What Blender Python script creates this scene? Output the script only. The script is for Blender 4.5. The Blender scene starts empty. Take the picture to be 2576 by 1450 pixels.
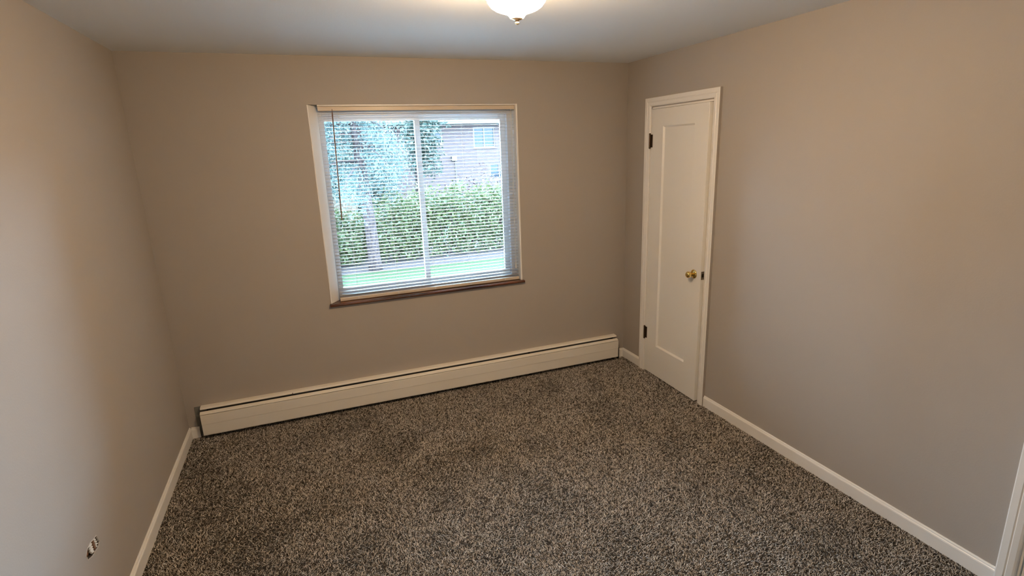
import bpy, bmesh, math, random
import numpy as np
from mathutils import Matrix, Vector

random.seed(7)
RNG = np.random.default_rng(11)
SC = bpy.context.scene
COL = SC.collection

# ------------------------------------------------------------------ camera
FW, FH = 2576, 1450
F_PX, YAW, PITCH, ROLL = 1350.96, -0.3598, -0.2541, 0.0361
CAM = (0.9095, -3.8495, 1.828)
cam_d = bpy.data.cameras.new('camera')
cam_d.sensor_width = 36.0
cam_d.sensor_fit = 'HORIZONTAL'
cam_d.lens = F_PX / FW * 36.0
cam_d.clip_start = 0.02
cam = bpy.data.objects.new('camera', cam_d)
COL.objects.link(cam)
rot = (Matrix.Rotation(YAW, 3, 'Z') @ Matrix.Rotation(PITCH, 3, 'X') @ Matrix.Rotation(ROLL, 3, 'Y')
       @ Matrix(((1, 0, 0), (0, 0, -1), (0, 1, 0))))
cam.matrix_world = Matrix.Translation(CAM) @ rot.to_4x4()
SC.camera = cam

# ------------------------------------------------------------------ daylight and exposure
SKY_COL, SKY_STR = (0.61, 0.88, 1.20), 66.0
LAMP_COL, LAMP_STR = (1.0, 0.69, 0.40), 158.0
world = bpy.data.worlds.new('overcast_sky')
SC.world = world
world.use_nodes = True
bg = world.node_tree.nodes['Background']
bg.inputs[0].default_value = (*SKY_COL, 1)
bg.inputs[1].default_value = SKY_STR
vs = SC.view_settings
vs.view_transform = 'Standard'
vs.look = 'None'
vs.exposure = 0.18
vs.gamma = 1.0
vs.use_curve_mapping = False
SC.cycles.max_bounces = 7
SC.cycles.diffuse_bounces = 4
SC.cycles.transparent_max_bounces = 16
SC.cycles.use_adaptive_sampling = True
SC.cycles.adaptive_threshold = 0.035
SC.cycles.caustics_reflective = False
SC.cycles.caustics_refractive = False

# sampling guide in the window opening (a portal gives off no light of its own)
pl = bpy.data.lights.new('window_portal', 'AREA')
pl.shape = 'RECTANGLE'
pl.size, pl.size_y = 1.40, 1.30
pl.cycles.is_portal = True
po = bpy.data.objects.new('window_portal', pl)
po.location = (1.74, 0.155, 1.48)
po.rotation_euler = (math.radians(-90), 0, 0)
COL.objects.link(po)

# ------------------------------------------------------------------ room measures (metres)
W, H = 3.391, 2.44           # width, height
YF = -4.02                   # front wall behind the camera
T = 0.16                     # wall thickness
WX0, WX1, WZ0, WZ1 = 0.997, 2.449, 0.80, 2.146     # window opening
DY0, DY1, DZ = -0.330, -0.999, 2.085               # closet opening
EY0, EY1, EZ = -2.880, -3.640, 2.085               # entry door opening


# ------------------------------------------------------------------ materials
def mat(name, col, rough=0.5, metal=0.0, spec=0.5, **kw):
    m = bpy.data.materials.new(name)
    m.use_nodes = True
    b = m.node_tree.nodes['Principled BSDF']
    b.inputs['Base Color'].default_value = (*col, 1)
    b.inputs['Roughness'].default_value = rough
    b.inputs['Metallic'].default_value = metal
    b.inputs['Specular IOR Level'].default_value = spec
    for k, v in kw.items():
        b.inputs[k].default_value = v
    return m


def nodes(m):
    return m.node_tree.nodes, m.node_tree.links, m.node_tree.nodes['Principled BSDF']


def add_noise(m, scale, detail=3, coord='Object', stretch=None):
    n, l, b = nodes(m)
    tc = n.new('ShaderNodeTexCoord')
    mp = n.new('ShaderNodeMapping')
    if stretch:
        mp.inputs['Scale'].default_value = stretch
    t = n.new('ShaderNodeTexNoise')
    t.inputs['Scale'].default_value = scale
    t.inputs['Detail'].default_value = detail
    l.new(tc.outputs[coord], mp.inputs[0])
    l.new(mp.outputs[0], t.inputs['Vector'])
    return t


def bump(m, tex, strength=0.1, dist=0.002):
    n, l, b = nodes(m)
    bp = n.new('ShaderNodeBump')
    bp.inputs['Strength'].default_value = strength
    bp.inputs['Distance'].default_value = dist
    l.new(tex.outputs['Fac'], bp.inputs['Height'])
    l.new(bp.outputs[0], b.inputs['Normal'])
    return bp


def ramp_color(m, tex, stops):
    n, l, b = nodes(m)
    r = n.new('ShaderNodeValToRGB')
    while len(r.color_ramp.elements) < len(stops):
        r.color_ramp.elements.new(0.5)
    for e, (p, c) in zip(r.color_ramp.elements, stops):
        e.position = p
        e.color = (*c, 1)
    l.new(tex.outputs['Fac'], r.inputs[0])
    l.new(r.outputs[0], b.inputs['Base Color'])
    return r


WALL = (0.425, 0.382, 0.337)
M = {}
M['wall'] = mat('wall_paint', WALL, 0.62, spec=0.3)
t = add_noise(M['wall'], 140, 4)
bump(M['wall'], t, 0.22, 0.0015)
M['wall_window'] = mat('wall_paint_patched', WALL, 0.62, spec=0.3)
n_, l_, b_ = nodes(M['wall_window'])
t = add_noise(M['wall_window'], 140, 4)
tc = n_.new('ShaderNodeTexCoord')
sx = n_.new('ShaderNodeSeparateXYZ')
l_.new(tc.outputs['Object'], sx.inputs[0])
mk = []
for ax, c, r in ((0, 1.68, 0.22), (2, 2.20, 0.05)):        # rough plaster patch above the window
    s = n_.new('ShaderNodeMath'); s.operation = 'SUBTRACT'; s.inputs[1].default_value = c
    l_.new(sx.outputs[ax], s.inputs[0])
    d = n_.new('ShaderNodeMath'); d.operation = 'DIVIDE'; d.inputs[1].default_value = r
    l_.new(s.outputs[0], d.inputs[0])
    p = n_.new('ShaderNodeMath'); p.operation = 'POWER'; p.inputs[1].default_value = 2
    a = n_.new('ShaderNodeMath'); a.operation = 'ABSOLUTE'
    l_.new(d.outputs[0], a.inputs[0]); l_.new(a.outputs[0], p.inputs[0])
    mk.append(p)
ad = n_.new('ShaderNodeMath'); ad.operation = 'ADD'
l_.new(mk[0].outputs[0], ad.inputs[0]); l_.new(mk[1].outputs[0], ad.inputs[1])
iv = n_.new('ShaderNodeMapRange'); iv.inputs[1].default_value = 1; iv.inputs[2].default_value = 0
l_.new(ad.outputs[0], iv.inputs[0])
t2 = add_noise(M['wall_window'], 55, 5)
mu = n_.new('ShaderNodeMath'); mu.operation = 'MULTIPLY'
l_.new(t2.outputs['Fac'], mu.inputs[0]); l_.new(iv.outputs[0], mu.inputs[1])
mu2 = n_.new('ShaderNodeMath'); mu2.operation = 'MULTIPLY_ADD'; mu2.inputs[1].default_value = 4.0
l_.new(mu.outputs[0], mu2.inputs[0]); l_.new(t.outputs['Fac'], mu2.inputs[2])
bp = n_.new('ShaderNodeBump'); bp.inputs['Strength'].default_value = 0.25; bp.inputs['Distance'].default_value = 0.0016
l_.new(mu2.outputs[0], bp.inputs['Height']); l_.new(bp.outputs[0], b_.inputs['Normal'])

M['ceiling'] = mat('ceiling_paint', (0.87, 0.895, 0.91), 0.8, spec=0.2)
bump(M['ceiling'], add_noise(M['ceiling'], 120, 4), 0.25, 0.0015)
M['trim'] = mat('trim_paint', (0.88, 0.85, 0.80), 0.36)
bump(M['trim'], add_noise(M['trim'], 60, 3), 0.06, 0.001)
M['door'] = mat('door_paint', (0.88, 0.85, 0.79), 0.34)
bump(M['door'], add_noise(M['door'], 40, 3, stretch=(1, 1, 0.15)), 0.06, 0.001)
M['heater'] = mat('heater_enamel', (0.88, 0.83, 0.74), 0.38)
M['heater_dark'] = mat('heater_cavity', (0.03, 0.025, 0.02), 0.7)
M['heater_grey'] = mat('heater_backplate', (0.20, 0.20, 0.18), 0.6)
M['vinyl'] = mat('window_vinyl', (0.72, 0.74, 0.77), 0.35)
M['blind'] = mat('blind_enamel', (0.66, 0.66, 0.645), 0.35)
M['rail'] = mat('blind_rail', (0.66, 0.565, 0.45), 0.38)  # white rails toned tan: their backlit shade is put into the colour
M['cord'] = mat('blind_cord', (0.80, 0.77, 0.70), 0.8)
M['wand'] = mat('wand_plastic', (0.22, 0.14, 0.10), 0.25)
M['sill'] = mat('sill_wood', (0.16, 0.06, 0.03), 0.22)
ramp_color(M['sill'], add_noise(M['sill'], 9, 4, stretch=(0.35, 3, 3)), [(0.38, (0.035, 0.012, 0.009)), (0.55, (0.10, 0.034, 0.018)), (0.68, (0.17, 0.065, 0.032))])
M['bronze'] = mat('hinge_bronze', (0.10, 0.065, 0.04), 0.42, 0.85)
M['brass'] = mat('polished_brass', (0.83, 0.58, 0.20), 0.12, 1.0)
M['satin_brass'] = mat('satin_brass', (0.74, 0.58, 0.38), 0.34, 0.8)
M['steel'] = mat('latch_steel', (0.34, 0.29, 0.24), 0.35, 0.9)
M['latch_dark'] = mat('latch_dark', (0.04, 0.03, 0.02), 0.5, 0.5)
M['plaster'] = mat('broken_plaster', (0.80, 0.79, 0.76), 0.85)
bump(M['plaster'], add_noise(M['plaster'], 200, 4), 0.5, 0.002)
M['lath'] = mat('lath_wood', (0.24, 0.12, 0.06), 0.75)
M['cavity'] = mat('wall_cavity', (0.05, 0.035, 0.022), 0.9)

m = M['glass'] = bpy.data.materials.new('window_glass')
m.use_nodes = True
nt = m.node_tree
nt.nodes.clear()
o_ = nt.nodes.new('ShaderNodeOutputMaterial')
mx = nt.nodes.new('ShaderNodeMixShader')
fr = nt.nodes.new('ShaderNodeFresnel'); fr.inputs[0].default_value = 1.5
tr = nt.nodes.new('ShaderNodeBsdfTransparent'); tr.inputs[0].default_value = (0.93, 0.97, 0.97, 1)
gl = nt.nodes.new('ShaderNodeBsdfGlossy'); gl.inputs['Roughness'].default_value = 0.01
nt.links.new(fr.outputs[0], mx.inputs[0]); nt.links.new(tr.outputs[0], mx.inputs[1])
nt.links.new(gl.outputs[0], mx.inputs[2]); nt.links.new(mx.outputs[0], o_.inputs[0])

m = M['lampglass'] = mat('lit_frosted_glass', (0.9, 0.86, 0.78), 0.35)
nodes(m)[2].inputs['Emission Color'].default_value = (*LAMP_COL, 1)
nodes(m)[2].inputs['Emission Strength'].default_value = LAMP_STR


# ------------------------------------------------------------------ mesh helpers
def link(name, me, m, parent=None):
    o = bpy.data.objects.new(name, me)
    COL.objects.link(o)
    if m is not None:
        me.materials.append(m)
    o.parent = parent
    return o


def from_bm(name, bm, m, parent=None, smooth=False, bevel=0.0, seg=2):
    bmesh.ops.recalc_face_normals(bm, faces=bm.faces)
    if bevel:
        bmesh.ops.bevel(bm, geom=[e for e in bm.edges if len(e.link_faces) == 2 and e.calc_face_angle(0) > 0.5],
                        offset=bevel, segments=seg, affect='EDGES', clamp_overlap=True)
    me = bpy.data.meshes.new(name)
    bm.to_mesh(me)
    bm.free()
    if smooth:
        for p in me.polygons:
            p.use_smooth = True
    return link(name, me, m, parent)


def bx(bm, x0, x1, y0, y1, z0, z1):
    vs_ = [bm.verts.new((x, y, z)) for z in (z0, z1) for y in (y0, y1) for x in (x0, x1)]
    for f in ((0, 1, 3, 2), (4, 5, 7, 6), (0, 1, 5, 4), (2, 3, 7, 6), (0, 2, 6, 4), (1, 3, 7, 5)):
        bm.faces.new([vs_[i] for i in f])


def box(name, m, parent, *b, bevel=0.0):
    bm = bmesh.new()
    bx(bm, *b)
    return from_bm(name, bm, m, parent, bevel=bevel)


def extrude_profile(bm, prof, path_fn, n):
    """prof: closed list of 2-D points; path_fn(i, (u, v)) -> xyz for station i"""
    rings = [[bm.verts.new(path_fn(i, p)) for p in prof] for i in range(n)]
    k = len(prof)
    for i in range(n - 1):
        for j in range(k):
            bm.faces.new((rings[i][j], rings[i][(j + 1) % k], rings[i + 1][(j + 1) % k], rings[i + 1][j]))
    bm.faces.new(rings[0])
    bm.faces.new(rings[-1][::-1])


def lathe(bm, prof, mtx=Matrix.Identity(4), seg=32):
    rings = []
    for r, z in prof:
        if r < 1e-6:
            rings.append([bm.verts.new(mtx @ Vector((0, 0, z)))])
        else:
            rings.append([bm.verts.new(mtx @ Vector((r * math.cos(2 * math.pi * i / seg), r * math.sin(2 * math.pi * i / seg), z))) for i in range(seg)])
    for a, b in zip(rings, rings[1:]):
        for i in range(seg):
            j = (i + 1) % seg
            if len(a) == 1 and len(b) == 1:
                continue
            if len(a) == 1:
                bm.faces.new((a[0], b[i], b[j]))
            elif len(b) == 1:
                bm.faces.new((a[i], a[j], b[0]))
            else:
                bm.faces.new((a[i], a[j], b[j], b[i]))


def tube(bm, pts, radii, seg=8):
    rings = []
    pts = [Vector(p) for p in pts]
    for i, p in enumerate(pts):
        d = (pts[min(i + 1, len(pts) - 1)] - pts[max(i - 1, 0)]).normalized()
        u = d.orthogonal().normalized() if abs(d.z) < 0.9 else d.cross(Vector((1, 0, 0))).normalized()
        v = d.cross(u)
        r = radii[i] if isinstance(radii, (list, tuple)) else radii
        rings.append([bm.verts.new(p + r * (math.cos(2 * math.pi * k / seg) * u + math.sin(2 * math.pi * k / seg) * v)) for k in range(seg)])
    for a, b in zip(rings, rings[1:]):
        for k in range(seg):
            bm.faces.new((a[k], a[(k + 1) % seg], b[(k + 1) % seg], b[k]))
    bm.faces.new(rings[0][::-1])
    bm.faces.new(rings[-1])


def tag(o, label, cat, group=None, kind=None):
    o['label'] = label
    o['category'] = cat
    if group:
        o['group'] = group
    if kind:
        o['kind'] = kind
    return o


def empty(name, loc, label, cat, group=None, kind=None):
    o = bpy.data.objects.new(name, None)
    o.empty_display_size = 0.05
    o.location = loc
    COL.objects.link(o)
    return tag(o, label, cat, group, kind)


def adopt(root):
    """children are modelled in world space: keep them there"""
    for c in root.children:
        c.matrix_parent_inverse = Matrix.Translation(root.location).inverted()


# ------------------------------------------------------------------ room shell
floor = box('floor', mat('carpet_backing', (0.045, 0.036, 0.028), 0.95), None, -T, W + T, YF - T, T, -0.15, 0.0)
tag(floor, 'mottled dark brown and grey carpeted floor', 'floor', kind='structure')
ceiling = box('ceiling', M['ceiling'], None, -T, W + T, YF - T, T, H, H + 0.15)
tag(ceiling, 'flat pale grey painted ceiling', 'ceiling', kind='structure')

bm = bmesh.new()                                   # wall with the window: splayed reveal on its left side
bx(bm, -T, WX0, 0, T, 0, H)
bx(bm, WX1, W + T, 0, T, 0, H)
bx(bm, WX0, WX1, 0, T, 0, WZ0 - 0.004)
bx(bm, WX0, WX1, 0, T, WZ1, H)
wall_back = tag(from_bm('wall_back', bm, M['wall_window']), 'tan painted wall holding the window', 'wall', kind='structure')

CL = 0.60                                          # closet depth
bm = bmesh.new()
bx(bm, W, W + 0.12, DY0, 0.0, 0, H)
bx(bm, W, W + 0.12, DY1, DY0, DZ, H)
bx(bm, W, W + 0.12, EY0, DY1, 0, H)
bx(bm, W, W + 0.12, EY1, EY0, EZ, H)
bx(bm, W, W + 0.12, YF - T, EY1, 0, H)
wall_right = tag(from_bm('wall_right', bm, M['wall']), 'greige painted wall with the narrow closet door', 'wall', kind='structure')
bm = bmesh.new()
bx(bm, W + 0.12, W + 0.12 + CL, DY0 + 0.10, DY0 + 0.14, 0, H)
bx(bm, W + 0.12, W + 0.12 + CL, DY1 - 0.14, DY1 - 0.10, 0, H)
bx(bm, W + 0.12 + CL, W + 0.16 + CL, DY1 - 0.14, DY0 + 0.14, 0, H)
bx(bm, W + 0.12, W + 0.16 + CL, DY1 - 0.14, DY0 + 0.14, H, H + 0.04)
bx(bm, W + 0.12, W + 0.16 + CL, DY1 - 0.14, DY0 + 0.14, -0.04, 0)
tag(from_bm('wall_closet', bm, M['wall']), 'unlit closet interior behind the narrow white door', 'wall', kind='structure')
tag(box('wall_front', M['wall'], None, -T, W + T, YF - T, YF, 0, H), 'painted wall behind the viewer', 'wall', kind='structure')

# left wall with the broken plaster hole
HOLE = [(-1.6047, 0.4353), (-1.6198, 0.4368), (-1.6442, 0.4416), (-1.667, 0.4446), (-1.6883, 0.4438), (-1.7027, 0.4349),
        (-1.7116, 0.429), (-1.7071, 0.4152), (-1.7006, 0.4042), (-1.6802, 0.398), (-1.6655, 0.3935), (-1.6492, 0.3908),
        (-1.6368, 0.393), (-1.6132, 0.3894), (-1.5973, 0.3906), (-1.588, 0.3986), (-1.5958, 0.4151), (-1.5999, 0.4257)]
hcy, hcz = -1.652, 0.416
jag = []
for i, (y, z) in enumerate(HOLE):                  # a few extra ragged points
    y2, z2 = HOLE[(i + 1) % len(HOLE)]
    jag.append((y, z))
    k = random.uniform(-0.06, 0.06)
    jag.append(((y + y2) / 2 + (y - hcy) * k, (z + z2) / 2 + (z - hcz) * k))
bm = bmesh.new()
outer = [bm.verts.new((0, y, z)) for y, z in ((YF, 0), (0, 0), (0, H), (YF, H))]
inner = [bm.verts.new((0, y, z)) for y, z in jag]
eds = [bm.edges.new((outer[i], outer[(i + 1) % 4])) for i in range(4)]
eds += [bm.edges.new((inner[i], inner[(i + 1) % len(inner)])) for i in range(len(inner))]
bmesh.ops.triangle_fill(bm, edges=eds, use_beauty=True, normal=(1, 0, 0))
back = [bm.verts.new((-0.045, hcy + (y - hcy) * 0.98, hcz + (z - hcz) * 0.98)) for y, z in jag]
for i in range(len(inner)):
    j = (i + 1) % len(inner)
    bm.faces.new((inner[i], inner[j], back[j], back[i]))
bm.faces.new(back)
ob = [bm.verts.new((-T, v.co.y, v.co.z)) for v in outer]
for i in range(4):
    j = (i + 1) % 4
    bm.faces.new((outer[i], outer[j], ob[j], ob[i]))
bm.faces.new(ob)
wall_left = tag(from_bm('wall_left', bm, M['wall']), 'greige painted wall with a small broken plaster hole', 'wall', kind='structure')

bm = bmesh.new()                                   # dark lining of the hole
vv = [bm.verts.new((-0.043, hcy + (y - hcy) * 0.96, hcz + (z - hcz) * 0.96)) for y, z in jag]
wv = [bm.verts.new((-0.0015, hcy + (y - hcy) * 0.975, hcz + (z - hcz) * 0.975)) for y, z in jag]
bm.faces.new(vv)
for i in range(len(vv)):
    j = (i + 1) % len(vv)
    bm.faces.new((wv[i], wv[j], vv[j], vv[i]))
from_bm('hole_lining', bm, M['cavity'], wall_left)['label'] = 'dark cavity inside the broken plaster hole'
bm = bmesh.new()                                   # chipped bare rim round the hole
rim_o = [bm.verts.new((0.0004, hcy + (y - hcy) * (1.05 + random.uniform(0, .06)), hcz + (z - hcz) * (1.08 + random.uniform(0, .12)))) for y, z in jag]
rim_i = [bm.verts.new((0.0018, hcy + (y - hcy) * 1.02, hcz + (z - hcz) * 1.02)) for y, z in jag]
rim_b = [bm.verts.new((-0.002, hcy + (y - hcy) * 0.985, hcz + (z - hcz) * 0.985)) for y, z in jag]
for i in range(len(jag)):
    j = (i + 1) % len(jag)
    bm.faces.new((rim_o[i], rim_o[j], rim_i[j], rim_i[i]))
    bm.faces.new((rim_i[i], rim_i[j], rim_b[j], rim_b[i]))
from_bm('chipped_rim', bm, mat('chipped_paint', (0.52, 0.48, 0.43), 0.8), wall_left)


def slab_yz(name, m, parent, quad, x0, x1, bevel=0.0015):
    bm = bmesh.new()
    a = [bm.verts.new((x0, y, z)) for y, z in quad]
    b = [bm.verts.new((x1, y, z)) for y, z in quad]
    n = len(quad)
    bm.faces.new(a); bm.faces.new(b)
    for i in range(n):
        bm.faces.new((a[i], a[(i + 1) % n], b[(i + 1) % n], b[i]))
    return from_bm(name, bm, m, parent, bevel=bevel)


slab_yz('lath_strip', M['lath'], wall_left, [(-1.636, 0.4415), (-1.622, 0.434), (-1.619, 0.394), (-1.634, 0.395)], -0.009, -0.0015)
slab_yz('lath_strip', M['lath'], wall_left, [(-1.672, 0.443), (-1.650, 0.438), (-1.652, 0.400), (-1.676, 0.402)], -0.030, -0.012)
for (ya, za, yb, zb) in ((-1.6195, 0.4335, -1.598, 0.4225), (-1.6190, 0.4230, -1.5935, 0.4105), (-1.6180, 0.4115, -1.5920, 0.3995), (-1.6170, 0.4005, -1.600, 0.3935),
                         (-1.6640, 0.4350, -1.6375, 0.4330), (-1.6640, 0.4245, -1.6370, 0.4210), (-1.6630, 0.4140, -1.6360, 0.4095), (-1.6560, 0.4035, -1.6350, 0.3990)):
    h = 0.0086
    slab_yz('plaster_key', M['plaster'], wall_left, [(ya, za), (yb, zb), (yb, zb - h), (ya, za - h)], -0.011, -0.0025, 0.0022)

# ------------------------------------------------------------------ carpet pile
def carpet():
    pitch = 0.0059
    nx, ny = int(W / pitch), int(-YF / pitch)
    gx, gy = np.meshgrid((np.arange(nx) + .5) * W / nx, YF + (np.arange(ny) + .5) * (-YF) / ny)
    x = gx.ravel() + RNG.uniform(-.45, .45, nx * ny) * pitch
    y = gy.ravel() + RNG.uniform(-.45, .45, nx * ny) * pitch
    N = x.size
    # patchy lean of the pile: smooth random field
    fld = sum(a * np.sin(kx * x + ky * y + ph) for a, kx, ky, ph in
              [(1.0, 5.1, 3.3, .3), (.8, -7.7, 9.1, 1.9), (.7, 13.0, 4.0, 4.2), (.6, -3.9, 15.7, .8), (.5, 21, -17, 2.2)])
    ang = 0.9 * fld + RNG.normal(0, 1.6, N) + 0.4
    lean = RNG.uniform(.0045, .0115, N)
    hgt = RNG.uniform(.0050, .0085, N)
    rb = RNG.uniform(.0015, .0020, N)
    rt = rb * RNG.uniform(.55, .8, N)
    dx, dy = np.cos(ang) * lean, np.sin(ang) * lean
    V = np.zeros((N, 6, 3), np.float32)
    for k in range(3):
        a = ang + 2 * math.pi * k / 3
        V[:, k, 0] = x + rb * np.cos(a); V[:, k, 1] = y + rb * np.sin(a); V[:, k, 2] = .0005
        V[:, 3 + k, 0] = x + dx + rt * np.cos(a); V[:, 3 + k, 1] = y + dy + rt * np.sin(a)
        V[:, 3 + k, 2] = hgt - rt * np.cos(a - ang) * 0.9
    V[:, :, 0] = np.clip(V[:, :, 0], .001, W - .001)
    V[:, :, 1] = np.clip(V[:, :, 1], YF + .001, -.001)
    base = (np.arange(N) * 6)[:, None]
    quads = np.concatenate([base + np.array([[0, 1, 4, 3]]), base + np.array([[1, 2, 5, 4]]), base + np.array([[2, 0, 3, 5]])], 1).ravel()
    me = bpy.data.meshes.new('carpet_pile')
    me.vertices.add(N * 6)
    me.vertices.foreach_set('co', V.ravel())
    loops = quads.astype(np.int32)
    me.loops.add(loops.size)
    me.loops.foreach_set('vertex_index', loops)
    me.polygons.add(N * 3)
    st = (np.arange(N * 3) * 4).astype(np.int32)
    me.polygons.foreach_set('loop_start', st)
    me.update(calc_edges=True)
    me.polygons.foreach_set('use_smooth', np.ones(N * 3, bool))
    # yarn colours: dark brown, mid taupe and pale beige twists
    pal = np.array([[.035, .026, .020], [.17, .138, .108], [.50, .435, .365], [.74, .68, .61]])
    idx = RNG.choice(4, N, p=[.16, .21, .33, .30])
    c = pal[idx] * RNG.uniform(.8, 1.2, (N, 1))
    col = np.ones((N, 6, 4), np.float32)
    col[:, :, :3] = c[:, None, :]
    at = me.color_attributes.new('yarn', 'FLOAT_COLOR', 'POINT')
    at.data.foreach_set('color', col.ravel())
    m = mat('carpet_yarn', (.2, .16, .12), 0.9, spec=0.1)
    n, l, b = nodes(m)
    va = n.new('ShaderNodeVertexColor'); va.layer_name = 'yarn'
    l.new(va.outputs[0], b.inputs['Base Color'])
    b.inputs['Sheen Weight'].default_value = 0.15
    o = link('carpet_pile', me, m, floor)
    o['kind'] = 'stuff'
    o['label'] = 'mottled brown and grey twisted carpet pile'


carpet()

# ------------------------------------------------------------------ baseboards
BB = [(0, 0.004), (0.013, 0.004), (0.013, 0.066), (0.0115, 0.071), (0.0085, 0.074), (0.0075, 0.079), (0.0045, 0.083), (0, 0.083)]


def baseboard(name, label, pts, nrm):
    bm = bmesh.new()
    for (a, b) in pts:
        extrude_profile(bm, BB, lambda i, p, a=a, b=b: ((a, b)[i][0] + nrm[0] * p[0], (a, b)[i][1] + nrm[1] * p[0], p[1]), 2)
    return tag(from_bm(name, bm, M['trim']), label, 'baseboard', kind='structure')


baseboard('baseboard_left', 'white baseboard along the wall with the plaster hole', [((0, YF), (0, 0))], (1, 0))
baseboard('baseboard_right', 'long white baseboard from the closet door toward the viewer', [((W, EY0 + 0.060), (W, DY1 - 0.060))], (-1, 0))
baseboard('baseboard_corner', 'short white baseboard between the heater corner and closet casing', [((W, DY0 + 0.060), (W, 0))], (-1, 0))
baseboard('baseboard_back', 'short white baseboard stubs at both ends of the heater', [((0.013, 0), (0.062, 0)), ((3.335, 0), (W - 0.013, 0))], (0, -1))

# ------------------------------------------------------------------ closet door
CAS = [(0.0, 0.0), (0.0, 0.020), (0.004, 0.0215), (0.026, 0.0205), (0.029, 0.0175), (0.031, 0.0175), (0.034, 0.0195), (0.052, 0.0165),
       (0.058, 0.0135), (0.060, 0.011), (0.060, 0.0)]          # (from outer edge inwards, proud of wall)


def door_casing(parent, y_far, y_near, zt):
    """far side, near side and head casing, mitred"""
    of, on_, oz = y_far + 0.058, y_near - 0.058, zt + 0.066
    for path in (((of, 0.003), (of, oz), -1), ((on_, 0.003), (on_, oz), 1)):
        (ya, za), (yb, zb), s = path
        bm = bmesh.new()
        extrude_profile(bm, CAS, lambda i, p: (W - p[1], ya + s * p[0], za if i == 0 else zb - p[0]), 2)
        c_ = from_bm('side_casing', bm, M['trim'], parent)
        if s > 0:                                      # outer edge faces take the wall material
            c_.data.materials.append(M['wall'])
            for p in c_.data.polygons:
                if p.normal.y < -0.9:
                    p.material_index = 1
    bm = bmesh.new()
    extrude_profile(bm, CAS, lambda i, p: (W - p[1], of - p[0] if i == 0 else on_ + p[0], oz - p[0]), 2)
    from_bm('head_casing', bm, M['trim'], parent)
    bm = bmesh.new()
    bx(bm, W - 0.004, W + 0.12, y_far - 0.012, y_far, 0.003, zt)
    bx(bm, W - 0.004, W + 0.12, y_near, y_near + 0.012, 0.003, zt)
    bx(bm, W - 0.004, W + 0.12, y_near, y_far, zt - 0.012, zt)
    from_bm('jamb', bm, M['trim'], parent)
    bm = bmesh.new()
    bx(bm, W + 0.040, W + 0.055, y_far - 0.024, y_far - 0.012, 0.003, zt - 0.012)
    bx(bm, W + 0.040, W + 0.055, y_near + 0.012, y_near + 0.024, 0.003, zt - 0.012)
    bx(bm, W + 0.040, W + 0.055, y_near + 0.012, y_far - 0.012, zt - 0.024, zt - 0.012)
    from_bm('door_stop', bm, M['trim'], parent)


def leaf_mesh(w, z0, z1, th, py0, py1, pz0, pz1, depth):
    """leaf in local coordinates: hinge edge at y=0 going to -w, face at x=-th .. back at 0, recessed panel in the face"""
    bm = bmesh.new()
    ys, zs = [0, py0, py1, -w], [z0, pz0, pz1, z1]
    g = [[bm.verts.new((-th, y, z)) for z in zs] for y in ys]
    b_ = 0.011
    pin = [bm.verts.new((-th + depth, y, z)) for y, z in ((py0 - b_, pz0 + b_), (py1 + b_, pz0 + b_), (py1 + b_, pz1 - b_), (py0 - b_, pz1 - b_))]
    for i in range(3):
        for j in range(3):
            if i == 1 and j == 1:
                continue
            bm.faces.new((g[i][j], g[i + 1][j], g[i + 1][j + 1], g[i][j + 1]))
    ring = [g[1][1], g[2][1], g[2][2], g[1][2]]
    for i in range(4):
        j = (i + 1) % 4
        bm.faces.new((ring[i], ring[j], pin[j], pin[i]))
    bm.faces.new(pin)
    bk = [[bm.verts.new((0, y, z)) for z in zs] for y in ys]
    for i in range(3):
        for j in range(3):
            bm.faces.new((bk[i][j], bk[i][j + 1], bk[i + 1][j + 1], bk[i + 1][j]))
    for i in range(3):
        bm.faces.new((g[i][0], g[i + 1][0], bk[i + 1][0], bk[i][0]))
        bm.faces.new((g[i][3], g[i + 1][3], bk[i + 1][3], bk[i][3]))
        bm.faces.new((g[0][i], g[0][i + 1], bk[0][i + 1], bk[0][i]))
        bm.faces.new((g[3][i], g[3][i + 1], bk[3][i + 1], bk[3][i]))
    return bm


door = empty('door_1', (W, -0.66, 0), 'narrow white single panel closet door standing slightly ajar', 'door', kind='structure')
door_casing(door, DY0, DY1, DZ)
leaf = from_bm('door_leaf', leaf_mesh(0.6375, 0.014, 2.0695, 0.035, -0.148, -0.500, 0.262, 1.948, 0.012), M['door'], door, bevel=0.0012, seg=1)
LEAF = Matrix.Translation((W + 0.022, -0.3455, 0)) @ Matrix.Rotation(math.radians(-1.5), 4, 'Z')
leaf.matrix_local = LEAF
for zc in (1.846, 0.342):
    bm = bmesh.new()
    tube(bm, [(W - 0.022, -0.3435, zc - 0.048), (W - 0.022, -0.3435, zc + 0.048)], 0.0068, 12)
    for s in (-1, 1):
        lathe(bm, [(0.0, 0.0), (0.0075, 0.0), (0.0075, 0.004), (0.004, 0.008), (0.0, 0.009)],
              Matrix.Translation((W - 0.022, -0.3435, zc + s * 0.048)) @ (Matrix.Identity(4) if s > 0 else Matrix.Rotation(math.pi, 4, 'X')), 12)
    bx(bm, W - 0.0235, W + 0.004, -0.3425, -0.3405, zc - 0.046, zc + 0.046)
    bx(bm, W - 0.0165, W - 0.0135, -0.368, -0.3435, zc - 0.046, zc + 0.046)
    from_bm('hinge', bm, M['bronze'], door, smooth=False)
KB = LEAF @ Matrix.Translation((-0.035, -0.568, 0.943)) @ Matrix.Rotation(math.radians(-90), 4, 'Y')
bm = bmesh.new()
lathe(bm, [(0.011, 0.006), (0.011, 0.022), (0.014, 0.028), (0.0205, 0.035), (0.0228, 0.044), (0.0215, 0.053), (0.016, 0.059), (0.008, 0.0615), (0, 0.062)], KB, 36)
knob = from_bm('knob', bm, M['brass'], door, smooth=True)
bm = bmesh.new()
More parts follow.
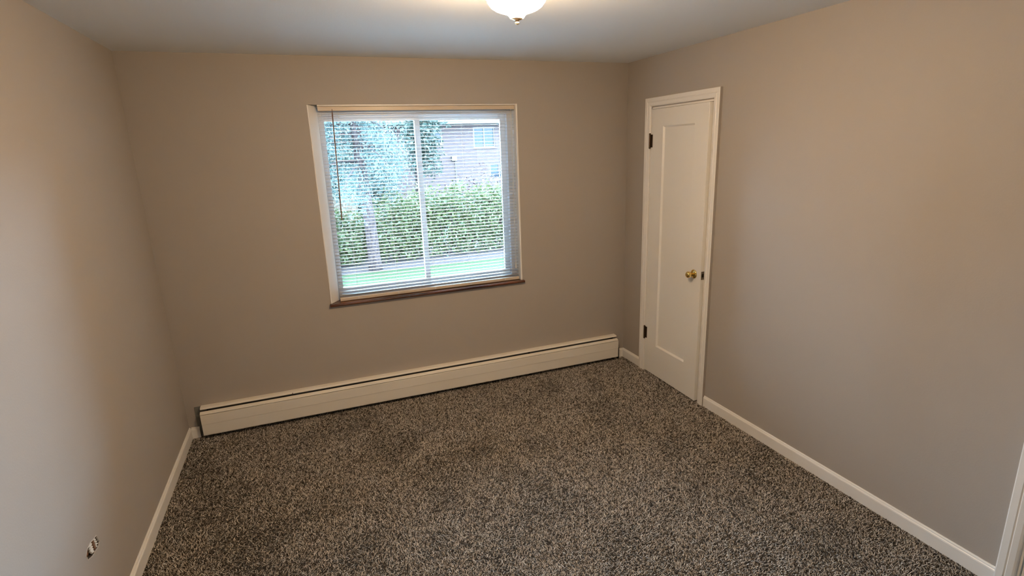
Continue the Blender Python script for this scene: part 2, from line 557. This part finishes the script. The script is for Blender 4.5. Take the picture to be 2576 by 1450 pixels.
lathe(bm, [(0, 0), (0.0315, 0.0), (0.0315, 0.003), (0.029, 0.0065), (0.022, 0.010), (0.014, 0.012), (0.011, 0.014), (0, 0.014)], KB, 36)
from_bm('rosette', bm, M['brass'], knob, smooth=True)
bm = bmesh.new()
bx(bm, -0.030, -0.006, -0.6385, -0.6370, 0.915, 0.972)
lp = from_bm('latch_plate', bm, M['steel'], door); lp.matrix_local = LEAF
bm = bmesh.new()
bx(bm, -0.026, -0.012, -0.6410, -0.6375, 0.932, 0.954)
lb = from_bm('latch_bolt', bm, M['latch_dark'], door); lb.matrix_local = LEAF
adopt(door)

# entry door, its casing just reaches into view at the lower right
door2 = empty('door_2', (W, -3.26, 0), 'white entry door casing at the lower right edge', 'door', kind='structure')
door_casing(door2, EY0, EY1, EZ)
l2 = from_bm('door_leaf', leaf_mesh(0.728, 0.014, 2.066, 0.035, -0.150, -0.580, 0.262, 1.946, 0.009), M['door'], door2)
l2.matrix_local = Matrix.Translation((W + 0.037, EY0 - 0.016, 0))
adopt(door2)

# ------------------------------------------------------------------ window
win = empty('window_1', (1.72, 0.1, WZ0), 'white two-pane sliding window set deep in the tan wall', 'window', kind='structure')
bm = bmesh.new()                                   # splayed white side board on the left of the opening
a = [(0.9975, -0.002), (1.004, -0.002), (1.0605, 0.080), (1.0605, T), (0.9975, T)]
extrude_profile(bm, a, lambda i, p: (p[0], p[1], (0.8165, WZ1 - 0.001)[i]), 2)
from_bm('side_board', bm, M['trim'], win, bevel=0.001, seg=1)
box('side_board', M['trim'], win, 2.436, WX1 - 0.001, -0.002, T, 0.8165, WZ1 - 0.001, bevel=0.001)
box('head_board', M['trim'], win, 1.061, 2.4355, 0.004, T, 2.137, WZ1 - 0.001)
bm = bmesh.new()                                   # wood sill with a rounded nose
pr = [(T, 0.797), (-0.020, 0.797), (-0.0265, 0.800), (-0.029, 0.8065), (-0.0265, 0.813), (-0.020, 0.816), (T, 0.816)]
extrude_profile(bm, pr, lambda i, p: ((0.990, 2.460)[i], p[0], p[1]), 2)
from_bm('window_sill', bm, M['sill'], win)['label'] = 'dark varnished wood sill'
FX0, FX1, FZ0, FZ1 = 1.0608, 2.4355, 0.8165, 2.1365
bm = bmesh.new()
bx(bm, FX0, FX0 + 0.022, 0.082, 0.150, FZ0, FZ1)
bx(bm, FX1 - 0.042, FX1, 0.082, 0.150, FZ0, FZ1)
bx(bm, FX0 + 0.022, FX1 - 0.042, 0.082, 0.150, FZ1 - 0.055, FZ1)
bx(bm, FX0 + 0.022, FX1 - 0.042, 0.082, 0.150, FZ0, FZ0 + 0.040)
bx(bm, FX0 + 0.022, FX1 - 0.042, 0.076, 0.082, FZ0 + 0.03, FZ0 + 0.040)
from_bm('window_frame', bm, M['vinyl'], win, bevel=0.0015, seg=1)


def sash(x0, x1, y0, y1, z0, z1, wl, wr, wh):
    bm = bmesh.new()
    bx(bm, x0, x0 + wl, y0, y1, z0, z1)
    bx(bm, x1 - wr, x1, y0, y1, z0, z1)
    bx(bm, x0 + wl, x1 - wr, y0, y1, z0, z0 + wh)
    bx(bm, x0 + wl, x1 - wr, y0, y1, z1 - wh, z1)
    s = from_bm('sash', bm, M['vinyl'], win, bevel=0.0012, seg=1)
    ym = (y0 + y1) / 2
    box('pane', M['glass'], s, x0 + wl - .004, x1 - wr + .004, ym - .002, ym + .002, z0 + wh - .004, z1 - wh + .004)


sash(FX0 + 0.022, 1.738, 0.092, 0.114, FZ0 + 0.041, FZ1 - 0.056, 0.013, 0.036, 0.036)
sash(1.704, FX1 - 0.043, 0.118, 0.140, FZ0 + 0.041, FZ1 - 0.056, 0.036, 0.040, 0.036)
adopt(win)

# ------------------------------------------------------------------ blind
blind = empty('window_blind', (1.75, 0.035, 0.816), 'white horizontal mini blind with open slats hanging in the window', 'blind')
BX0, BX1, BY = 1.064, 2.430, 0.036
bm = bmesh.new()
hp = [(-0.0125, 2.1365), (-0.0125, 2.110), (-0.0105, 2.108), (0.0105, 2.108), (0.0125, 2.110), (0.0125, 2.1365)]
extrude_profile(bm, hp, lambda i, p: ((BX0 - .001, BX1 + .004)[i], BY + p[0], p[1]), 2)
from_bm('headrail', bm, M['rail'], blind)
bm = bmesh.new()
rp = [(-0.011, 0.819), (-0.0125, 0.823), (-0.0125, 0.838), (-0.010, 0.8415), (0.010, 0.8415), (0.0125, 0.838), (0.0125, 0.823), (0.011, 0.819), (0, 0.8165)]
extrude_profile(bm, rp, lambda i, p: ((BX0, BX1)[i], BY + p[0], p[1]), 2)
from_bm('bottom_rail', bm, M['rail'], blind)
bm = bmesh.new()                                   # one crowned slat, shared by all
ns, hw = 6, 0.0125
up = [(-hw + 2 * hw * i / ns, 0.0016 * (1 - (2 * i / ns - 1) ** 2)) for i in range(ns + 1)]
pr = up + [(u, v - 0.0005) for u, v in reversed(up)]
extrude_profile(bm, pr, lambda i, p: ((BX0, BX1)[i], p[0], p[1]), 2)
bmesh.ops.rotate(bm, verts=bm.verts, matrix=Matrix.Rotation(math.radians(3.0), 3, 'X'))
sl = from_bm('slat', bm, M['blind'], blind, smooth=True)
NSL = 53
for i in range(NSL):
    s = sl
    if i:
        s = sl.copy(); COL.objects.link(s)
    s.location = (0, BY + random.uniform(-.0004, .0004), 0.8615 + i * (2.0985 - 0.8615) / (NSL - 1) + random.uniform(-.0005, .0005))
    s.rotation_euler = (math.radians(random.uniform(-1.2, 1.2)), 0, 0)
for x in (1.19, 1.475, 1.752, 2.030, 2.312):
    bm = bmesh.new()
    for y in (BY - 0.0135, BY + 0.0135):
        tube(bm, [(x, y, 0.838), (x, y, 2.109)], 0.0006, 5)
    from_bm('ladder_cord', bm, M['cord'], blind)
    bm = bmesh.new()
    tube(bm, [(x, BY - 0.0155, 0.829), (x, BY - 0.0120, 0.829)], 0.0055, 12)
    from_bm('cord_plug', bm, M['blind'], blind)
bm = bmesh.new()
for dx in (0, 0.006):
    tube(bm, [(2.402 + dx, 0.0185, 2.11), (2.402 + dx, 0.0185, 0.95)], 0.0011, 6)
tube(bm, [(2.405, 0.0185, 0.955), (2.405, 0.0185, 0.938), (2.405, 0.0185, 0.915)], [0.003, 0.005, 0.006], 8)
from_bm('lift_cord', bm, M['cord'], blind)
bm = bmesh.new()
tube(bm, [(1.152, 0.022, 2.118), (1.152, 0.014, 2.105), (1.150, 0.011, 2.085), (1.134, 0.011, 1.395)], [0.0018, 0.0020, 0.0048, 0.0048], 6)
from_bm('tilt_wand', bm, M['wand'], blind)['label'] = 'thin brownish tilt wand'
adopt(blind)

# ------------------------------------------------------------------ baseboard heater
heat = empty('baseboard_heater', (1.7, -0.03, 0), 'long cream enamel baseboard heater below the window', 'heater')
HX0, HX1 = 0.090, 3.300


def xprof(name, prof, m, x0=HX0, x1=HX1, bevel=0):
    bm = bmesh.new()
    extrude_profile(bm, prof, lambda i, p: ((x0, x1)[i], p[0], p[1]), 2)
    return from_bm(name, bm, m, heat, bevel=bevel)


xprof('back_plate', [(-0.001, 0.012), (-0.004, 0.012), (-0.004, 0.224), (-0.001, 0.224)], M['heater_grey'], 0.052, 3.302)
xprof('top_cover', [(-0.001, 0.2285), (-0.030, 0.2275), (-0.040, 0.2255), (-0.046, 0.2200), (-0.047, 0.2155), (-0.0455, 0.2155),
                    (-0.0445, 0.2195), (-0.039, 0.2240), (-0.030, 0.2260), (-0.001, 0.2270)], M['heater'], HX0 + 0.003, HX1 - 0.006)
xprof('damper', [(-0.0450, 0.2015), (-0.0605, 0.1950), (-0.0665, 0.1905), (-0.0680, 0.1865), (-0.0662, 0.1865), (-0.0650, 0.1890),
                 (-0.0600, 0.1932), (-0.0450, 0.1997)], M['heater'], HX0, HX1 - 0.003)
xprof('front_panel', [(-0.0600, 0.1815), (-0.0640, 0.1815), (-0.0668, 0.1795), (-0.0668, 0.1150), (-0.0655, 0.1120), (-0.0640, 0.0400), (-0.0625, 0.0345), (-0.0560, 0.0345),
                      (-0.0560, 0.0360), (-0.0615, 0.0360), (-0.0625, 0.0400), (-0.0640, 0.1120), (-0.0650, 0.1150), (-0.0650, 0.1785), (-0.0638, 0.1800), (-0.0600, 0.1800)], M['heater'])
bm = bmesh.new()
tube(bm, [(HX0 + 0.01, -0.033, 0.095), (HX1 + 0.02, -0.033, 0.095)], 0.011, 10)
for i in range(150):
    x = HX0 + 0.12 + i * 0.0195
    bx(bm, x, x + 0.0006, -0.058, -0.008, 0.065, 0.125)
fe = from_bm('heating_element', bm, M['heater_dark'], heat)
for x in np.linspace(HX0 + 0.04, HX1 - 0.04, 5):
    bm = bmesh.new()
    bx(bm, x, x + 0.002, -0.060, -0.004, 0.012, 0.055)
    bx(bm, x, x + 0.002, -0.040, -0.004, 0.055, 0.215)
    bx(bm, x, x + 0.002, -0.060, -0.040, 0.055, 0.180)
    from_bm('bracket', bm, M['heater_dark'], heat)
bm = bmesh.new()
lathe(bm, [(0, 0.0032), (0.002, 0.003), (0.0042, 0.0012), (0.0042, 0)], Matrix.Translation((0.668, -0.0462, 0.2195)) @ Matrix.Rotation(math.radians(70), 4, 'X'), 12)
from_bm('screw', bm, M['steel'], heat)
bm = bmesh.new()
tube(bm, [(3.318, -0.033, 0.0), (3.318, -0.033, 0.106)], 0.0095, 10)
from_bm('supply_pipe', bm, M['heater_dark'], heat)
adopt(heat)

# ------------------------------------------------------------------ ceiling lamp
LX, LY = 1.687, -1.93
lamp = empty('ceiling_lamp', (LX, LY, H), 'lit frosted glass bowl ceiling light with brass finial', 'lamp')
TL = Matrix.Translation((LX, LY, 0))
bm = bmesh.new()
lathe(bm, [(0, 2.4395), (0.085, 2.4395), (0.088, 2.434), (0.082, 2.420), (0.070, 2.414), (0, 2.413)], TL, 48)
from_bm('canopy', bm, M['brass'], lamp, smooth=True)
bm = bmesh.new()
prof = [(0.016, 2.2712), (0.0245, 2.2725), (0.0275, 2.2775), (0.0330, 2.2835), (0.0420, 2.2885), (0.058, 2.2932), (0.076, 2.3000), (0.090, 2.3090), (0.1005, 2.3220), (0.108, 2.340), (0.113, 2.360), (0.1145, 2.382), (0.1135, 2.398)]
lathe(bm, prof + [(r - 0.003, z) for r, z in reversed(prof)], TL, 56)
from_bm('glass_bowl', bm, M['lampglass'], lamp, smooth=True)['label'] = 'glowing frosted glass bowl'
bm = bmesh.new()
lathe(bm, [(0, 2.2735), (0.0195, 2.2715), (0.0200, 2.2695), (0.0155, 2.2668), (0.0075, 2.2650), (0.0062, 2.2635), (0.0072, 2.2622), (0.0060, 2.2608),
           (0.0052, 2.2600), (0.0072, 2.2580), (0.0078, 2.2555), (0.0066, 2.2525), (0.0035, 2.2508), (0, 2.2504)], TL, 28)
from_bm('finial', bm, M['satin_brass'], lamp, smooth=True)
bm = bmesh.new()
tube(bm, [(LX, LY, 2.268), (LX, LY, 2.416)], 0.0035, 8)
from_bm('rod', bm, M['brass'], lamp)
adopt(lamp)

# ------------------------------------------------------------------ outside
GZ = -0.60
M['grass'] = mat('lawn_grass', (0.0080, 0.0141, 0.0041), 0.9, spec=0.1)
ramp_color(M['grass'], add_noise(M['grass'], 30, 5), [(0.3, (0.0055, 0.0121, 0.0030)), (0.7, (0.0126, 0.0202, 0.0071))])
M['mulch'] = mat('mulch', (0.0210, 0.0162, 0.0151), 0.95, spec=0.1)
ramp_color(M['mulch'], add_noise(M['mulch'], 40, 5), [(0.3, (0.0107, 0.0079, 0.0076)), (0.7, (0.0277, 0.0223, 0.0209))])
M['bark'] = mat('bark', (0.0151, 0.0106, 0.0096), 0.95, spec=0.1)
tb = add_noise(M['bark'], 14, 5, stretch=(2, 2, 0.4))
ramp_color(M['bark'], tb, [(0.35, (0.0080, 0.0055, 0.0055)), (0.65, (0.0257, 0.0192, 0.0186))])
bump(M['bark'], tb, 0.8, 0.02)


def leafmat(name, c0, c1):
    m = mat(name, c0, 0.6, spec=0.3)
    n, l, b = nodes(m)
    va = n.new('ShaderNodeVertexColor'); va.layer_name = 'tone'
    mx = n.new('ShaderNodeMix'); mx.data_type = 'RGBA'
    mx.inputs[6].default_value = (*c0, 1); mx.inputs[7].default_value = (*c1, 1)
    l.new(va.outputs[0], mx.inputs[0]); l.new(mx.outputs[2], b.inputs['Base Color'])
    tl = n.new('ShaderNodeBsdfTranslucent')
    l.new(mx.outputs[2], tl.inputs[0])
    ms = n.new('ShaderNodeMixShader'); ms.inputs[0].default_value = 0.35
    l.new(b.outputs[0], ms.inputs[1]); l.new(tl.outputs[0], ms.inputs[2])
    l.new(ms.outputs[0], n['Material Output'].inputs[0])
    return m


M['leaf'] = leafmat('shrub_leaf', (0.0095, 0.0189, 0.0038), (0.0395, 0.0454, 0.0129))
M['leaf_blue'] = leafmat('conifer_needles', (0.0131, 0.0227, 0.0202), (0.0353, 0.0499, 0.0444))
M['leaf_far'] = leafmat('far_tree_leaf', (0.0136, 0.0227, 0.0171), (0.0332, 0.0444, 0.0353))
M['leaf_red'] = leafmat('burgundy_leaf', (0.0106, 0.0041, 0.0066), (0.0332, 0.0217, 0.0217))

tag(box('lawn', M['grass'], None, -30, 45, 0.4, 60, GZ - 0.1, GZ), 'mown green lawn outside the window', 'lawn', kind='structure')
M['concrete'] = mat('bounce_concrete', (0.62, 0.61, 0.59), 0.9, spec=0.2)
bump(M['concrete'], add_noise(M['concrete'], 25, 5), 0.3, 0.004)
bm = bmesh.new()
for px in np.arange(-4.0, 8.0, 1.5):               # unseen slabs added to bounce skylight up to the ceiling, open joints
    for py in np.arange(0.40, 5.5, 1.5):
        bx(bm, px + .006, px + 1.494, py + .006, py + 1.494, GZ - .02, GZ + .03)
tag(from_bm('bounce_slabs', bm, M['concrete']), 'unseen pale concrete slabs added below the window to bounce daylight indoors', 'bounce_slabs', kind='structure')
bm = bmesh.new()
xs = np.linspace(-10, 20, 60)
fr_ = [bm.verts.new((x, 7.62 + 0.05 * math.sin(x * 2.1) + 0.03 * math.sin(x * 5), GZ + 0.005)) for x in xs]
bk_ = [bm.verts.new((x, 10.6, GZ + 0.06)) for x in xs]
for i in range(len(xs) - 1):
    bm.faces.new((fr_[i], fr_[i + 1], bk_[i + 1], bk_[i]))
tag(from_bm('mulch_bed', bm, M['mulch']), 'pale mulch strip between lawn and hedge', 'mulch', kind='stuff')


def leaves(name, centers, m, parent, size, droop=0.0, aspect=0.5):
    """one foliage mesh of folded leaf blades at the given points"""
    N = len(centers)
    c = np.asarray(centers)
    d = RNG.normal(0, 1, (N, 3)); d[:, 2] -= droop
    d /= np.linalg.norm(d, axis=1, keepdims=True)
    u = np.cross(d, RNG.normal(0, 1, (N, 3))); u /= np.linalg.norm(u, axis=1, keepdims=True)
    s = size * RNG.uniform(.6, 1.3, (N, 1))
    V = np.stack([c, c + d * s * .5 + u * s * aspect * .5, c + d * s, c + d * s * .5 - u * s * aspect * .5], 1)
    me = bpy.data.meshes.new(name)
    me.from_pydata(V.reshape(-1, 3).tolist(), [], (np.arange(N * 4).reshape(N, 4)).tolist())
    tone = np.clip(RNG.normal(.5, .28, (N, 1)), 0, 1)
    col = np.ones((N, 4, 4), np.float32); col[:, :, :3] = tone[:, :, None]
    me.color_attributes.new('tone', 'FLOAT_COLOR', 'POINT').data.foreach_set('color', col.ravel())
    o = link(name, me, m, parent)
    o['kind'] = 'stuff'
    return o


def blob_points(n, c, r, lumps=14, fill=0.55):
    """points near the surface of a lumpy ellipsoid"""
    out = []
    c, r = np.array(c), np.array(r)
    cen = RNG.normal(0, 1, (lumps, 3)); cen /= np.linalg.norm(cen, axis=1, keepdims=True)
    cen = cen * RNG.uniform(.35, .75, (lumps, 1))
    k = RNG.integers(0, lumps, n)
    v = RNG.normal(0, 1, (n, 3)); v /= np.linalg.norm(v, axis=1, keepdims=True)
    p = cen[k] + v * RNG.uniform(fill, 1, (n, 1)) * 0.42
    return c + p * r


def shrub(label, x, y, h, rx, m, n, size, group, stemc=3):
    root = empty('shrub', (x, y, GZ), label, 'shrub', group)
    p = blob_points(n, (x, y, GZ + h * .53), (rx, rx * .85, h * .5))
    k = n // 4                                     # leaves right down to the ground
    a, q = RNG.uniform(0, 2 * math.pi, k), np.sqrt(RNG.uniform(.15, 1, k)) * rx * .82
    p[:k] = np.stack([x + q * np.cos(a), y + q * np.sin(a) * .85, GZ + .05 + RNG.uniform(0, .34, k) * h], 1)
    p[:, 2] = np.maximum(p[:, 2], GZ + .06)
    leaves('foliage', p, m, root, size)
    for i in range(stemc):
        bm = bmesh.new()
        a = random.uniform(0, 6.28)
        tube(bm, [(x + .05 * math.cos(a), y + .05 * math.sin(a), GZ - .02), (x + .2 * math.cos(a), y + .2 * math.sin(a), GZ + h * .35),
                  (x + .35 * rx * math.cos(a), y + .35 * rx * math.sin(a), GZ + h * .7)], [.022, .016, .006], 6)
        from_bm('stem', bm, M['bark'], root)
    adopt(root)


D0 = 3.8495
GREEN = 'green shrubs of the hedge'
for dxy, D, ztop, rx, lab in (
        (-0.005, 12.6, 0.70, .75, 'low green hedge shrub partly hidden at the left window edge'),
        (0.052, 12.5, 0.58, .62, 'low bright green hedge shrub just left of the tree trunk'),
        (0.100, 13.2, 0.62, .60, 'green hedge shrub standing behind the tree trunk'),
        (0.150, 12.5, 0.98, .70, 'green hedge shrub just right of the tree trunk'),
        (0.200, 12.6, 1.06, .70, 'green hedge shrub behind the window centre stile'),
        (0.250, 12.6, 1.08, .72, 'tall green hedge shrub beside the right pane centre stile'),
        (0.300, 12.6, 1.12, .74, 'tall green hedge shrub in the middle of the right pane'),
        (0.350, 12.7, 1.10, .74, 'tall green hedge shrub at the right end of the pane'),
        (0.405, 12.8, 1.12, .76, 'green hedge shrub mostly hidden beyond the right sash')):
    shrub(lab, CAM[0] + dxy * D, D - D0, (ztop - GZ) / .96, rx, M['leaf'], 4200, .085, GREEN)
for dxy, D, ztop, lab in ((0.285, 15.2, 1.25, 'burgundy leaved shrub behind the hedge nearer the centre stile'),
                          (0.335, 15.0, 1.48, 'burgundy leaved shrub behind the hedge near the right sash')):
    shrub(lab, CAM[0] + dxy * D, D - D0, (ztop - GZ) / .97, .72, M['leaf_red'], 900, .10, 'burgundy shrubs')

for dxy, D, h, lab in ((0.035, 19.0, 3.3, 'tall loose bush behind the fence at the left window edge'),
                       (0.075, 19.5, 3.0, 'tall loose bush behind the fence and conifer trunk'),
                       (0.125, 19.0, 2.8, 'tall loose bush right of the conifer trunk behind the hedge')):
    shrub(lab, CAM[0] + dxy * D, D - D0, h, .85, M['leaf_far'], 4500, .13, 'tall bushes behind the fence')

# near conifer with a bare lower trunk
TX, TY = CAM[0] + .108 * 11.65, 11.65 - D0
tree = empty('tree', (TX, TY, GZ), 'conifer with bare brown trunk and blue green drooping foliage', 'tree')
bm = bmesh.new()
tube(bm, [(TX, TY, GZ - .05), (TX, TY, GZ + .15), (TX - .02, TY, .4), (TX - .09, TY, 1.4), (TX - .12, TY, 2.6), (TX - .1, TY, 4.6), (TX - .1, TY, 6.2)],
     [.17, .135, .12, .115, .10, .06, .02], 14)
trunk = from_bm('trunk', bm, M['bark'], tree, smooth=True)
pts = []
for i in range(54):
    z0 = random.uniform(1.35, 5.8)
    a = random.uniform(0, 6.28)
    L = (1.75 - .2 * max(0, z0 - 2.0)) * random.uniform(.6, 1.05)
    L *= 0.85 if math.cos(a) > .3 else 1.0
    q = [Vector((TX - .1 + L * t_ * math.cos(a), TY + L * t_ * math.sin(a), z0 + .18 * t_ - .55 * t_ * t_)) for t_ in (0, .35, .7, 1)]
    bm = bmesh.new()
    tube(bm, q, [.03, .02, .012, .005], 5)
    from_bm('branch', bm, M['bark'], tree)
    for k in range(560):
        t_ = random.uniform(.15, 1.05)
        pts.append((TX - .1 + L * t_ * math.cos(a) + random.gauss(0, .11), TY + L * t_ * math.sin(a) + random.gauss(0, .11),
                    z0 + .18 * t_ - .55 * t_ * t_ - abs(random.gauss(0, .22))))
leaves('foliage', pts, M['leaf_blue'], tree, .075, droop=1.3, aspect=.32)
adopt(tree)

for lab, x, y, h, rx in (('pale leafy tree far behind the fence at the left', 2.2, 21.0, 7.5, 2.6),
                         ('pale leafy tree far behind the conifer', 6.2, 22.5, 6.5, 1.6),
                         ('pale broad tree beyond the fence, left of the window view', -3.2, 20.5, 7.0, 2.7),
                         ('pale broad tree farthest left beyond the fence', -9.0, 20.0, 7.0, 2.8)):
    root = empty('tree', (x, y, GZ), lab, 'tree', 'trees in the background')
    bm = bmesh.new()
    tube(bm, [(x, y, GZ - .05), (x, y, 1.2), (x + .1, y, 3.5), (x + .1, y, 5.5)], [.22, .17, .11, .03], 10)
    from_bm('trunk', bm, M['bark'], root, smooth=True)
    leaves('foliage', blob_points(7000, (x, y, GZ + h * .56), (rx, rx, h * .46), 22, .3), M['leaf_far'], root, .20, droop=.4)
    adopt(root)

for lab, x, y, h in (('unseen tall evergreen added to shade the right wall, nearest the conifer', -1.6, 7.6, 7.0),  # out of view, added to keep sky light off the right wall
                     ('unseen tall evergreen added to shade the right wall, farther left of the pair', -4.5, 7.2, 6.8)):
    root = empty('shading_evergreen', (x, y, GZ), lab, 'tree', 'added evergreens shading the right wall')
    bm = bmesh.new()
    tube(bm, [(x, y, GZ - .05), (x, y, 2.0), (x, y, h - 1.2)], [.2, .15, .03], 10)
    from_bm('trunk', bm, M['bark'], root, smooth=True)
    k = RNG.uniform(0, 1, 9000) ** .8
    a = RNG.uniform(0, 2 * math.pi, 9000)
    r = (1.6 * (1 - k) ** .75 + .08) * RNG.uniform(.45, 1, 9000)
    leaves('foliage', np.stack([x + r * np.cos(a), y + r * np.sin(a), GZ + .25 + k * (h - .3)], 1), M['leaf_blue'], root, .26, droop=.8, aspect=.45)
    adopt(root)

# board fence
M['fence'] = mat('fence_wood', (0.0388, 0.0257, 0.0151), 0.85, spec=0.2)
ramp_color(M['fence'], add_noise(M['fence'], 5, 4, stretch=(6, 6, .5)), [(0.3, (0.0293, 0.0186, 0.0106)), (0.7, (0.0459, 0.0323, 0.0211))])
fy = 12.4
fence = empty('board_fence', (0.6, fy, GZ), 'tan wooden board fence behind the left shrubs', 'fence')
bm = bmesh.new(); bx(bm, -.068, .068, -.01, .01, 0, 1.22)
pk = from_bm('board', bm, M['fence'], fence, bevel=.004, seg=1)
for i in range(70):
    p = pk
    if i:
        p = pk.copy(); COL.objects.link(p)
    p.location = (-7.74 + i * .145, fy, GZ - .01 + random.uniform(-.01, .01))
for z in (GZ + .25, GZ + .95):
    box('rail', M['fence'], fence, -7.84, 2.34, fy + .011, fy + .05, z, z + .09)
for x in (-7.7, -5.6, -3.6, -1.6, .3, 2.2):
    box('post', M['fence'], fence, x, x + .09, fy + .05, fy + .14, GZ - .1, GZ + 1.15)
adopt(fence)

# brick house across the lawn
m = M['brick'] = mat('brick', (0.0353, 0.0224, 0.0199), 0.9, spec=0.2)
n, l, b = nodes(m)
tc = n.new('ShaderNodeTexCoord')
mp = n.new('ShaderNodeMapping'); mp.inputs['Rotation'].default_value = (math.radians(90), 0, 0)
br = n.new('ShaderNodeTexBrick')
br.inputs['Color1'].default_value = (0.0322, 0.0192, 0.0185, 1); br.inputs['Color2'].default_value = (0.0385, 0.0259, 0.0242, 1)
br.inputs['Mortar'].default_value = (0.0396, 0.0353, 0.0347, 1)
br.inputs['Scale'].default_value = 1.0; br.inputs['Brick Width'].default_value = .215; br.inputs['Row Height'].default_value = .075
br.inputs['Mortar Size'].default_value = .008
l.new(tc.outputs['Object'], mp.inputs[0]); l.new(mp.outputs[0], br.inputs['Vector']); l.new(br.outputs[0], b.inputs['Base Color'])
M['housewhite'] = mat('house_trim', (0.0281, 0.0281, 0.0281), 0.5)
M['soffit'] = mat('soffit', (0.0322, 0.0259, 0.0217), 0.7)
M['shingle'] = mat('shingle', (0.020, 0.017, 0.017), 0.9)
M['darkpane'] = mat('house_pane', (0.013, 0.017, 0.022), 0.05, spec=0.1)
HY = 26.0
hs = empty('brick_house', (14, HY + 4, GZ), 'pinkish brick house with white windows across the lawn', 'house')
openings = [(7.24, 8.36, 2.20, 2.99, 1), (10.16, 11.42, 1.94, 3.05, 1), (11.05, 12.2, 0.15, 1.05, 1), (14.0, 15.3, 1.94, 3.05, 1), (4.6, 5.8, 1.94, 3.05, 1)]
HX_0, HX_1, HE = 3.5, 24.0, 3.22
bm = bmesh.new()
xsb = sorted({HX_0, HX_1, *[o[0] for o in openings], *[o[1] for o in openings]})
for xa, xb in zip(xsb, xsb[1:]):                    # front wall with real openings
    zc = [(o[2], o[3]) for o in openings if o[0] <= xa + 1e-6 and o[1] >= xb - 1e-6]
    zc.sort()
    z = GZ - .1
    for za, zb in zc:
        bx(bm, xa, xb, HY, HY + .25, z, za); z = zb
    bx(bm, xa, xb, HY, HY + .25, z, HE)
bx(bm, HX_0, HX_0 + .25, HY + .25, HY + 8, GZ - .1, HE)
bx(bm, HX_1 - .25, HX_1, HY + .25, HY + 8, GZ - .1, HE)
bx(bm, HX_0, HX_1, HY + 7.75, HY + 8, GZ - .1, HE)
from_bm('wall', bm, M['brick'], hs)
bm = bmesh.new()
rf = [(HY - .5, HE + .10), (HY + 4, HE + 1.9), (HY + 8.5, HE + .10), (HY + 8.5, HE + .02), (HY + 4, HE + 1.8), (HY - .5, HE + .02)]
extrude_profile(bm, rf, lambda i, p: ((HX_0 - .4, HX_1 + .4)[i], p[0], p[1]), 2)
from_bm('roof', bm, M['shingle'], hs)
box('soffit', M['soffit'], hs, HX_0 - .4, HX_1 + .4, HY - .45, HY, HE - .02, HE + .02)
box('gutter', M['housewhite'], hs, HX_0 - .4, HX_1 + .4, HY - .58, HY - .46, HE + .01, HE + .13)
for (xa, xb, za, zb, k) in openings:
    bm = bmesh.new()
    f = .06
    bx(bm, xa, xa + f, HY + .03, HY + .13, za, zb); bx(bm, xb - f, xb, HY + .03, HY + .13, za, zb)
    bx(bm, xa + f, xb - f, HY + .03, HY + .13, za, za + f); bx(bm, xa + f, xb - f, HY + .03, HY + .13, zb - f, zb)
    xm = (xa + xb) / 2
    bx(bm, xm - .03, xm + .03, HY + .04, HY + .12, za + f, zb - f)
    bx(bm, xa - .05, xb + .05, HY - .04, HY + .03, za - .06, za)
    wf = from_bm('window', bm, M['housewhite'], hs)
    for x0, x1 in ((xa + f, xm - .03), (xm + .03, xb - f)):
        box('pane', M['darkpane'], wf, x0 - .005, x1 + .005, HY + .08, HY + .09, za + f - .005, zb - f + .005)
box('utility_box', M['housewhite'], hs, 8.82, 9.10, HY - .14, HY, 1.28, 1.52)
bm = bmesh.new(); tube(bm, [(9.02, HY - .05, 1.28), (9.02, HY - .05, GZ)], .025, 6)
from_bm('conduit', bm, M['soffit'], hs)
adopt(hs)
for c in hs.children:
    for g in c.children:
        g.matrix_parent_inverse = Matrix.Identity(4)
